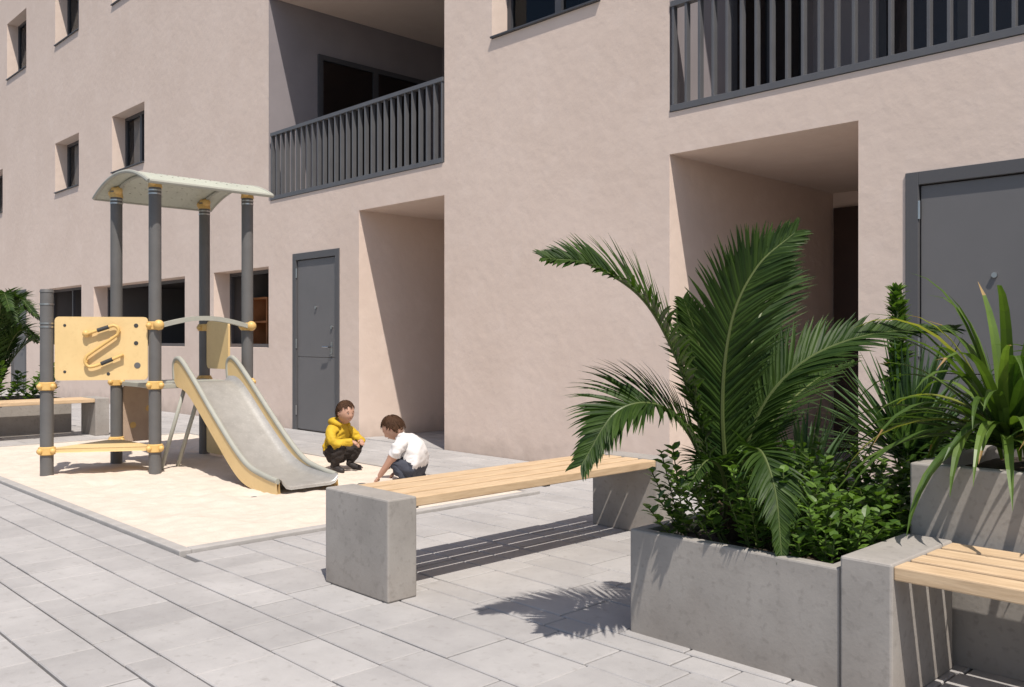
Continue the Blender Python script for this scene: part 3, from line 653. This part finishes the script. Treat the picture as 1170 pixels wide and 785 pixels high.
# ------------------------------------------------------------ children
def plain(name,c,rough=.7,c2=None,**kw): M[name]=nmat(name,c,c2,scale=14,rough=rough,**kw)
plain('skin',(.50,.30,.215),.55,(.46,.26,.185)); plain('jacket_yellow',(.60,.40,.025),.75,(.50,.32,.02),bump=.5,bscale=25); plain('pants_dark',(.035,.028,.026),.85,bump=.4,bscale=30)
plain('shirt_white',(.72,.70,.69),.85,(.64,.62,.61),bump=.5,bscale=22); plain('jeans',(.05,.055,.075),.85,bump=.4,bscale=30)
plain('shoe_dark',(.03,.025,.025),.6); plain('hair_brown',(.085,.042,.022),.75,(.05,.025,.014),spec=.2); plain('eye_white',(.6,.57,.55),.2); plain('eye_dark',(.02,.012,.01),.15); plain('lips',(.40,.18,.14),.5)
def skin_body(name,J,E,matfn,mats,cloth):
    names=list(J); idx={n_:i for i,n_ in enumerate(names)}
    me=D.meshes.new(name); me.from_pydata([J[n_][0] for n_ in names],[(idx[a],idx[b]) for a,b in E],[])
    ob=D.objects.new(name,me); COL.objects.link(ob)
    sk=ob.modifiers.new('skin','SKIN'); sk.use_smooth_shade=True
    sb=ob.modifiers.new('sub','SUBSURF'); sb.levels=3; sb.render_levels=3
    for n_,i in idx.items():
        rd=J[n_][1]; rd=rd if isinstance(rd,tuple) else (rd,rd)
        me.skin_vertices[0].data[i].radius=rd; me.skin_vertices[0].data[i].use_root=(i==0)
    bpy.context.view_layer.update()
    dg=bpy.context.evaluated_depsgraph_get(); nm=D.meshes.new_from_object(ob.evaluated_get(dg))
    D.objects.remove(ob)
    for k in mats: nm.materials.append(M[k])
    segs=[(a,b,V(J[a][0]),V(J[b][0])) for a,b in E]
    vc=[0]*len(nm.vertices)
    for p in nm.polygons:
        c_=p.center; best=None
        for a,b,A_,B_2 in segs:
            ab=B_2-A_; tt=max(0,min(1,(c_-A_).dot(ab)/ab.length_squared)); dd=(c_-(A_+ab*tt)).length
            ra=J[a][1] if not isinstance(J[a][1],tuple) else J[a][1][0]
            rb=J[b][1] if not isinstance(J[b][1],tuple) else J[b][1][0]
            dd/=(ra*(1-tt)+rb*tt)
            if best is None or dd<best[0]: best=(dd,a,b,tt)
        mk=matfn(best[1],best[2],best[3],c_)
        p.material_index=mats.index(mk); p.use_smooth=True
        if mk in cloth:
            for vi in p.vertices: vc[vi]=1
    nrm=[V(v.normal) for v in nm.vertices]
    for v in nm.vertices:
        if vc[v.index]:
            q=v.co; f=abs(noise.noise(V((q.x*13,q.y*13,q.z*26+4))))*.018+noise.noise(V((q.x*32,q.y*32,q.z*50)))*.005
            v.co=q+nrm[v.index]*f
    o=D.objects.new(name,nm); COL.objects.link(o); return o
def head(mbh,R):
    seg,ring=48,36; base=len(mbh.v)
    def shape(u):
        x,y,z=u
        g=lambda cy,cz,s: math.exp(-(((y-cy)**2+(z-cz)**2)/s)) if x>0 else 0
        px,py,pz=x*.97,y*.79,z*1.08
        if z<0:
            k_=abs(z)**1.5; py*=1-.26*k_
            px*=(1-.42*k_) if x<0 else (1-.10*k_)
        r=.17*g(0,-.20,.012)+.05*g(0,-.04,.015)-.055*g(.30,.02,.02)-.055*g(-.30,.02,.02)+.04*g(.36,-.32,.06)+.04*g(-.36,-.32,.06)+.05*g(0,-.50,.012)+.05*g(0,-.80,.03)+.03*g(.3,.16,.02)+.03*g(-.3,.16,.02)
        return V((px+r,py,pz))*R
    for i in range(ring+1):
        th=math.pi*i/ring
        for j in range(seg):
            ph=2*math.pi*j/seg; mbh.v.append(tuple(shape((math.sin(th)*math.cos(ph),math.sin(th)*math.sin(ph),math.cos(th)))))
    for i in range(ring):
        for j in range(seg):
            a=base+i*seg+j; b=base+i*seg+(j+1)%seg; mbh.f.append((a,a+seg,b+seg,b)); mbh.m.append(mbh.mi('skin'))
    for sg in (-1,1):
        e=shape((.93,.30*sg,.02)); e.x-=.035*R
        mbh.sphere(e,.10*R,'eye_white',12,8,(.8,1.15,.62)); mbh.sphere((e.x+.05*R,e.y,e.z),.058*R,'eye_dark',10,6,(.7,1,1))
        mbh.tube([(e.x+.03*R,e.y-.16*R,.20*R),(e.x+.085*R,e.y,.235*R),(e.x+.0*R,e.y+.16*R,.20*R)],[.014*R,.026*R,.014*R],'hair_brown',6)
        mbh.tube([(e.x+.03*R,e.y-.12*R,.065*R),(e.x+.07*R,e.y,.09*R),(e.x+.0*R,e.y+.12*R,.055*R)],.016*R,'hair_brown',5)
        mbh.sphere((-.04*R,.76*R*sg,-.08*R),.17*R,'skin',12,8,(.72,.36,1.2)); mbh.sphere((-.01*R,.805*R*sg,-.07*R),.085*R,'lips',8,6,(.7,.3,1.2))
    mbh.tube([(.84*R,-.17*R,-.53*R),(.93*R,-.08*R,-.505*R),(.95*R,0,-.515*R),(.93*R,.08*R,-.505*R),(.84*R,.17*R,-.53*R)],[.01*R,.026*R,.03*R,.026*R,.01*R],'lips',6)
    def lim(u):
        if u[0]>.45: return .54-.05*math.sin(u[1]*9)
        if u[0]>-.1: return .54+(u[0]-.45)*1.2
        return -.45
    seg,ring=56,34; base=len(mbh.v); keep={}
    for i in range(ring+1):
        th=math.pi*i/ring
        for j in range(seg):
            ph=2*math.pi*j/seg; u=(math.sin(th)*math.cos(ph),math.sin(th)*math.sin(ph),math.cos(th))
            p=shape(u) if u[0]<.3 else V((u[0]*.97,u[1]*.79,u[2]*1.08))*R
            st=noise.noise(V((ph*7,th*1.5,1)))*.04; l_=lim(u)
            k_=min(1,max(0,(u[2]-l_)/.2)); ins=u[2]>l_-.02
            mbh.v.append(tuple(p*(1.0+(.07+st)*k_ -.02*(1-k_)))); keep[(i,j)]=ins
    for i in range(ring):
        for j in range(seg):
            if keep[(i,j)] or keep[(i+1,j)]:
                a=base+i*seg+j; b=base+i*seg+(j+1)%seg; mbh.f.append((a,a+seg,b+seg,b)); mbh.m.append(mbh.mi('hair_brown'))
    crown=V((-.35,.1,1)).normalized()
    for i in range(900):
        z=U(-.42,1); a=U(0,6.283); q=math.sqrt(max(0,1-z*z)); u=V((q*math.cos(a),q*math.sin(a),z))
        if u.z<lim(u)+.06: continue
        t=(u-crown*u.dot(crown)); 
        if t.length<.05: continue
        t=(t*1.0+V((.5,0,-.25)) if u.x>-.1 else t+V((0,0,-.4))); t=t-u*t.dot(u); t.normalize()
        tw=u.cross(t)*U(-.4,.4)
        pts=[]; L=U(.18,.32)
        for j in range(4):
            w_=(u+(t+tw)*L*j/3).normalized(); rr_=1.07+.05*math.sin(math.pi*min(1,j/3+.1))+U(0,.02)
            pts.append(V((w_.x*.97,w_.y*.79,w_.z*1.08))*R*rr_)
        mbh.blade(pts,[.02*R,.035*R,.03*R,.004*R],'hair_brown',u.cross(t),.4)
def hand(mbh,w,d,pn,L=.085,curl=.5,thumb=1):
    w=V(w); d=V(d).normalized(); pn=V(pn); pn=(pn-d*pn.dot(d)).normalized(); s=d.cross(pn)
    mbh.tube([w-d*.025,w,w+d*L*.25,w+d*L*.5],[.017,.016,.021,.021],'skin',10,flat=.6,hint=pn)
    lens=[.42,.48,.45,.35]
    for i in range(4):
        o=(i-1.5)*.0105; p=w+d*L*.46+s*o*thumb; pts=[p]; dd=d+s*o*4*thumb
        for q in range(3):
            dd=(dd+pn*curl*.45).normalized(); p=p+dd*(L*lens[i]/3); pts.append(p)
        mbh.tube(pts,[.0062,.0060,.0055,.0042],'skin',7)
    p=w+d*L*.12-s*thumb*.016; t1=(d*.6-s*thumb*.8+pn*.3).normalized()*L*.2
    mbh.tube([p,p+t1,p+t1+(d+pn*.4).normalized()*L*.18],[.0085,.0075,.005],'skin',7)
def place(parts,name,loc,yaw):
    e=empty(name,loc); e.rotation_euler=(0,0,math.radians(yaw))
    for p in parts: p.parent=e
    return e
E=[('pel','spi'),('spi','che'),('che','neck'),('neck','nt')]
for sd in 'LR':
    E+=[('che','cl'+sd),('cl'+sd,'sh'+sd),('sh'+sd,'up'+sd),('up'+sd,'el'+sd),('el'+sd,'fo'+sd),('fo'+sd,'wr'+sd),('pel','hi'+sd),('hi'+sd,'th'+sd),('th'+sd,'kn'+sd),('kn'+sd,'ca'+sd),('ca'+sd,'an'+sd),('an'+sd,'ba'+sd),('ba'+sd,'to'+sd)]
def mir(J,key,p,r):
    J[key+'L']=((p[0],p[1],p[2]),r); J[key+'R']=((p[0],-p[1],p[2]),r)
def legs(J,hp,kn,an):
    mir(J,'hi',hp,.066); mid=[(hp[i]+kn[i])/2 for i in range(3)]; mir(J,'th',(mid[0],mid[1],mid[2]+.008),.064); mir(J,'kn',kn,.055)
    mid=[(an[i]+kn[i])/2 for i in range(3)]; mir(J,'ca',(mid[0]-.012,mid[1],mid[2]),.050); mir(J,'an',an,.034)
    mir(J,'ba',(an[0]+.075,an[1]+.01,.026),.031); mir(J,'to',(an[0]+.125,an[1]+.015,.022),.026)
J={'pel':((-.02,0,.165),(.092,.088)),'spi':((.0,0,.25),(.11,.092)),'che':((.04,0,.34),(.112,.09)),'neck':((.065,0,.41),.042),'nt':((.085,0,.455),.034)}
for sd,s in (('L',1),('R',-1)):
    J['cl'+sd]=((.045,s*.065,.372),.058); J['sh'+sd]=((.045,s*.118,.355),.052)
    J['up'+sd]=((.09,s*.155,.30),.046); J['el'+sd]=((.14,s*.16,.25),.042); J['fo'+sd]=((.195,s*.115,.262),.036); J['wr'+sd]=((.245,s*.06,.275),.027)
legs(J,(.03,.078,.135),(.175,.12,.225),(.075,.10,.055))
def mf1(a,b,t,c):
    n=b[:2]
    if b=='nt' and t>.3: return 'skin'
    if n in('up','el','fo','wr','cl','sh') : return 'jacket_yellow'
    if n in('sp','ch','hi') or b in('neck','nt'): return 'jacket_yellow' if c.z>.185+.1*max(c.x,0) else 'pants_dark'
    if n in('ba','to'): return 'shoe_dark'
    return 'pants_dark'
body=skin_body('body',J,E,mf1,['skin','jacket_yellow','pants_dark','shoe_dark'],('jacket_yellow','pants_dark'))
def mkhead(R,pos,yaw,pitch,roll=0):
    mbh=MB(); head(mbh,R); o=mbh.obj('head',smooth=True); o.location=pos; o.rotation_euler=(math.radians(roll),math.radians(pitch),math.radians(yaw)); return o
hd=mkhead(.091,(.115,0,.515),-16,6)
hm=MB(); hand(hm,(.250,.055,.272),(.6,-.55,-.25),(-.2,-.3,-1),thumb=1,L=.08); hand(hm,(.250,-.055,.272),(.6,.5,-.5),(-.2,.3,-1),thumb=-1,L=.08)
ho=hm.obj('hands',smooth=True)
hc=MB(); hc.tube([(.115,.055,.405),(.06,.07,.43),(.0,.045,.432),(-.015,0,.43),(.0,-.045,.432),(.06,-.07,.43),(.115,-.055,.405)],[.014,.024,.034,.038,.034,.024,.014],'jacket_yellow',12)
hood=hc.obj('hood',smooth=True)
place([body,hd,ho,hood],'crouching_boy',(-6.76,4.37,.0),16)
J={'pel':((-.01,0,.150),(.10,.095)),'spi':((.03,0,.235),(.12,.10)),'che':((.10,0,.325),(.115,.092)),'neck':((.165,0,.372),.042),'nt':((.195,0,.40),.034)}
for sd,s in (('L',1),('R',-1)):
    J['cl'+sd]=((.115,s*.07,.345),.06); J['sh'+sd]=((.12,s*.125,.325),.054)
    J['up'+sd]=((.145,s*.152,.27),.05); J['el'+sd]=((.185,s*.155,.205),.032); J['fo'+sd]=((.245,s*.15,.13),.026); J['wr'+sd]=((.295,s*.14,.065),.019)
legs(J,(.04,.085,.12),(.19,.12,.19),(.085,.11,.055))
def mf2(a,b,t,c):
    n=b[:2]
    if b=='nt' and t>.2: return 'skin'
    if n in('fo','wr'): return 'skin'
    if n=='el': return 'skin' if t>.5 else 'shirt_white'
    if n in('cl','sh','up') : return 'shirt_white'
    if n in('sp','ch','hi') or b in('neck','nt'): return 'shirt_white' if c.z>.15+.4*max(c.x,0) else 'jeans'
    if n in('ba','to'): return 'shoe_dark'
    return 'jeans'
body=skin_body('body',J,E,mf2,['skin','shirt_white','jeans','shoe_dark'],('shirt_white','jeans'))
hd=mkhead(.091,(.235,0,.445),5,36)
hm=MB(); hand(hm,(.297,.14,.062),(.5,0,-.6),(-.5,0,-.6),thumb=1,curl=.3,L=.075); hand(hm,(.297,-.14,.062),(.5,0,-.6),(-.5,0,-.6),thumb=-1,curl=.3,L=.075)
ho=hm.obj('hands',smooth=True)
place([body,hd,ho],'crouching_boy',(-5.62,4.42,.0),208)
# ------------------------------------------------------------ light, sky, camera
w=D.worlds.new('World'); scene.world=w; w.use_nodes=True; nt=w.node_tree
bg=nt.nodes['Background']; sky=nt.nodes.new('ShaderNodeTexSky'); sky.sky_type='NISHITA'; sky.sun_disc=False
sd=V((.5,-.25,1)).normalized()
sky.sun_elevation=math.asin(sd.z); sky.sun_rotation=math.atan2(sd.x,sd.y); sky.air_density=1.0; sky.dust_density=1.5
nt.links.new(sky.outputs[0],bg.inputs[0]); bg.inputs[1].default_value=.12
sl=D.lights.new('sun','SUN'); sl.energy=5.0; sl.angle=math.radians(.6); sl.color=(1,.93,.84)
so=D.objects.new('sun',sl); COL.objects.link(so); so.rotation_euler=(-sd).to_track_quat('-Z','Y').to_euler(); so.location=(5,-3,12)
cam=D.cameras.new('camera'); co=D.objects.new('camera',cam); COL.objects.link(co); scene.camera=co
cam.sensor_width=36; cam.lens=1028/1170*36; cam.shift_y=-.0038; cam.clip_end=1500; cam.clip_start=.05
co.location=(0,0,1.15); co.rotation_euler=(math.radians(90),0,math.radians(46.0))
scene.view_settings.view_transform='Standard'; scene.view_settings.look='None'; scene.view_settings.exposure=0
